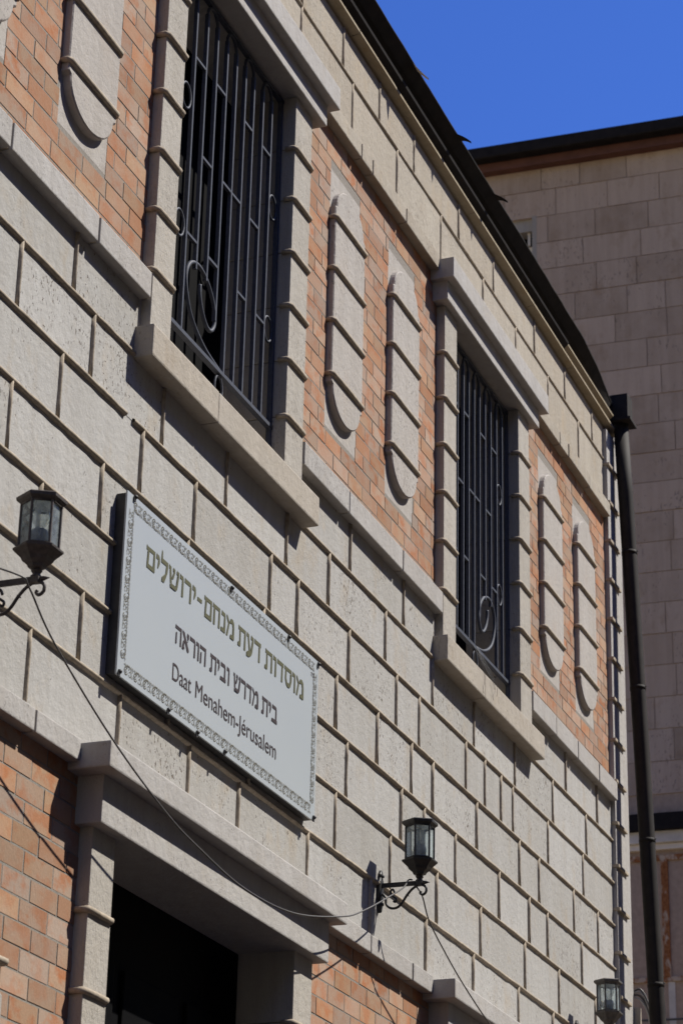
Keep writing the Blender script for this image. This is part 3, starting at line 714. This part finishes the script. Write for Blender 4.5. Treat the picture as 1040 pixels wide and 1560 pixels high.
lantern(13.955, -1.425, 'lamp_grey', 'grey lantern low at the corner of the facade beside the drainpipe')

# ------------------------------------------------------------------ cables
def cable(name, pts, r, mat, label, cat='cable', group=None):
    mb = MB(); mb.tube(catmull(pts, 8), r, M[mat], 7); o = mb.build(name, None, pts[0]); o.location = pts[0]; tag(o, label, cat, group); return o
Y = -.212
cable('power_cable', [(6.45, -.06, -1.38), (6.60, -.2, -1.405), (6.66, Y, -1.43), (6.861, Y, -1.554), (7.329, Y, -1.741), (7.784, Y, -1.872), (8.097, Y, -1.926), (8.541, Y, -1.968), (9.049, Y, -1.938), (9.584, Y, -1.82), (9.84, Y, -1.731), (10.2, Y+.005, -1.572), (10.42, -.19, -1.474), (10.55, -.165, -1.405), (10.59, -.17, -1.393)], .0036, 'cable', 'grey cable sagging across the doorway between the left lantern and the black one')
cable('power_cable', [(10.59, -.185, -1.42), (10.615, Y, -1.468), (10.714, Y, -1.561), (10.931, Y, -1.651), (11.229, Y, -1.751), (11.645, Y, -1.857), (12.1, Y, -1.925), (12.6, Y, -1.915), (13.2, Y, -1.77), (13.7, Y, -1.56), (13.93, Y, -1.43)], .0036, 'cable', 'dark cable dropping to the right from under the black lantern')
G = thing('cable_bundle', (15.27, -.03, -1.0), 'loose loop of white and grey cables at the corner behind the drainpipe', 'cables')
for j, (dz, mt) in enumerate(((0, 'cable_pale'), (.025, 'cable'), (.05, 'cable_pale'), (.07, 'cable'))):
    mb = MB(); mb.tube(catmull([(15.27, -.02, -.93+dz*.5), (15.28, -.06, -.95+dz), (15.29, -.10, -1.02+dz), (15.29, -.115-.01*j, -1.13), (15.29, -.10-.01*j, -1.4)], 6), .007, M[mt], 7); mb.build('cable', G, (15.27, -.03, -1.0))
mb = MB(); mb.box(15.262, 15.30, -.06, .02, -1.25, -1.0, M['sill'], .5, .006); mb.build('conduit_box', G, (15.27, -.03, -1.0))
G = thing('loose_wire', (12.15, -.06, .3), 'thin loose wires hanging over the sill of the farther upper window', 'wire')
for pts in ([(12.0, .01, .345), (11.93, -.07, .20), (11.935, -.094, .10), (11.92, -.092, .02), (11.925, -.093, -.01)], [(12.12, .01, .345), (12.08, -.05, .22), (12.10, -.094, .12), (12.115, -.096, .07), (12.09, -.093, .035), (12.095, -.094, .01)], [(12.12, .01, .345), (12.06, -.05, .21), (12.075, -.094, .12), (12.10, -.096, .075)], [(12.12, .01, .345), (12.14, -.06, .2), (12.155, -.094, .11), (12.15, -.095, .05)]):
    mb = MB(); mb.tube(catmull(pts, 6), .0011, M['cable'], 5); mb.build('strand', G, (12.15, -.06, .3))

# ------------------------------------------------------------------ drainpipe
PO = (15.06, -.1, GZ)
G = thing('drainpipe', PO, 'dark brown round drainpipe with a box hopper at the facade corner', 'drainpipe')
def pp(z): t = (3.04-z)/3.9; return (15.06, -.088-.128*max(0, min(t, 1.6))**.9, z)
mb = MB(); mb.tube([pp(z) for z in (3.06, 2.5, 2.0, 1.4, .8, .2, -.4, -1.0, -1.6, -2.2, -3, -4, -5, -6.0)], .052, M['pipe'], 20); mb.build('pipe', G, PO)
for z in (2.06, 1.08, .03, -.914):
    mb = MB(); a = Vector(pp(z+.012)); b2 = Vector(pp(z-.012)); mb.tube([a, b2], .0545, M['pipe'], 20)
    mb.tube([a+Vector((-.01, -.0555, .0)), a+Vector((.012, -.0555, .0))], .004, M['edge'], 6); mb.build('collar', G, PO)  # small pale bar stands in for the light glint on the collar
mb = MB(); mb.box(14.99, 15.13, -.158, -.03, 3.06, 3.245, M['pipe'], .5, .004); mb.box(14.97, 15.15, -.18, -.028, 3.035, 3.058, M['pipe'], .5, .003)
mb.build('hopper', G, PO)

# ------------------------------------------------------------------ neighbouring building
NO = (20.85, 0, GZ)
NB = thing('neighbouring_building', NO, 'shaded stone building behind the drainpipe with dark eave and rusty balcony frame', 'building', rz=R(2.5))
def npart(mb, nm, par=NB, label=None):
    o = mb.build(nm, par, (0, 0, GZ))
    if label: o['label'] = label
    return o
mb = MB(); rnd = random.Random(5); Y0, Y1 = -4.0, 7.0
hh = .3085; z = 7.409+hh*5.1; zz = []
rows = []
zc = 7.409+hh*5
while zc > GZ: rows.append((max(zc-hh, GZ), zc)); zc -= hh
holes = [(2.19, 3.2, 7.30, 8.35), (-1.6, 2.0, -1.2, 1.97)]
mb.box(.008, .3, Y0, 2.19, GZ, 8.97, M['far_mortar'], .5); mb.box(.0085, .3, 3.2, Y1, GZ, 8.97, M['far_mortar'], .5)
mb.box(.0088, .3, 2.19, 3.2, GZ, 7.30, M['far_mortar'], .5); mb.box(.0088, .3, 2.19, 3.2, 8.35, 8.97, M['far_mortar'], .5)
mb.box(.3, 8, Y0, Y1, GZ, 8.96, M['far_mortar'], .5)
for i, (a, b_) in enumerate(rows):
    b2 = min(b_, 8.965)
    if b2-a < .03: continue
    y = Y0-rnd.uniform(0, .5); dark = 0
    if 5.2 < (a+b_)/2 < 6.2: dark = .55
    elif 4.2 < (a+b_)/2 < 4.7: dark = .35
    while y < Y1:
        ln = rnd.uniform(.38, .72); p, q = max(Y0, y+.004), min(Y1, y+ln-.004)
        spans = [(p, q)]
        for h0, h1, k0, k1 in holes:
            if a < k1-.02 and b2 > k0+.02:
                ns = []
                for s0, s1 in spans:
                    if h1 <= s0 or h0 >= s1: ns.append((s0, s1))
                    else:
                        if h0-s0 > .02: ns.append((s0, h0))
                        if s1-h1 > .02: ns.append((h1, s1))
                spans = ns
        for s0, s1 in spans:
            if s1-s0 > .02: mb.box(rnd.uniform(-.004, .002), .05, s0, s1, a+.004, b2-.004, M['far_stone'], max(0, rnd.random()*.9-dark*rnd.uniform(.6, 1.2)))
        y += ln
npart(mb, 'stone_wall')
mb = MB(); mb.box(-.10, .5, Y0-.1, Y1, 8.895, 9.0, M['fascia'], .5); fa = npart(mb, 'fascia_board')
mb = MB(); mb.box(-.22, .6, Y0-.15, Y1, 8.992, 9.13, M['black'], .5, .02); mb.poly([(-.2, Y0-.15, 9.131), (-.2, Y1, 9.131), (5, Y1, 10.2), (5, Y0-.15, 10.2)], [[0, 1, 2, 3]], M['black'], .5); npart(mb, 'eave')
mb = MB(); mb.box(.17, .18, 2.19, 3.2, 7.30, 8.35, M['dark'], .5); wn = npart(mb, 'window')
mb = MB()
mb.box(-.004, .168, 2.187, 2.235, 7.30, 8.352, M['sill'], .2); mb.box(.10, .168, 2.235, 3.198, 8.0, 8.055, M['whitepaint'], .5)
mb.box(.10, .168, 2.70, 2.75, 7.302, 8.0, M['whitepaint'], .5); npart(mb, 'frame', wn)
for k in range(6):
    mb = MB(); mb.box(.06, .08, 2.27+k*.15, 2.295+k*.15, 8.055, 8.20, M['whitepaint'], .5); npart(mb, 'window_bar', wn)
mb = MB(); mb.box(.03, .169, 2.235, 3.198, 8.20, 8.348, M['sill'], .5); npart(mb, 'shutter_box', wn)
mb = MB(); mb.box(-.10, .2, -1.8, 2.1, 1.805, 1.965, M['black'], .5, .01); npart(mb, 'canopy')
mb = MB(); mb.box(-.06, .2, -1.7, 2.05, 1.70, 1.812, M['whitepaint'], .8, .008); mb.box(-.03, .2, -1.7, 2.03, 1.645, 1.698, M['cream'], .5, .005); npart(mb, 'lintel')
mb = MB()
mb.box(.06, .3, -1.6, 2.0, -1.2, 1.60, M['cream'], .5)
for k in range(22): mb.box(.045, .062, -1.55+k*.165, -1.45+k*.165, -1.2, 1.56, M['cream'], rnd.random(), .006)
bal = npart(mb, 'balcony_panel')
for nm, (a, b_, c_, d) in (('rusty_rail', (-1.6, 2.0, 1.55, 1.60)), ('rusty_rail', (-1.6, 2.0, .462, .505)), ('rusty_post', (1.06, 1.125, .505, 1.55)), ('rusty_post', (.20, .26, .505, 1.55)), ('rusty_post', (-.7, -.64, .505, 1.55)), ('rusty_post', (1.93, 1.99, -1.2, 1.55))):
    mb = MB(); mb.box(-.01, .058, a, b_, c_, d, M['rust'], .5, .004); npart(mb, nm, bal)
mb = MB(); mb.box(.0, .058, 1.03, 1.09, -1.2, .46, M['whitepaint'], .5, .004); npart(mb, 'lower_post', bal)
mb = MB(); mb.tube([(-.05, -1.6, .105), (-.05, 2.0, .125)], .010, M['cable'], 6); npart(mb, 'wire', bal)
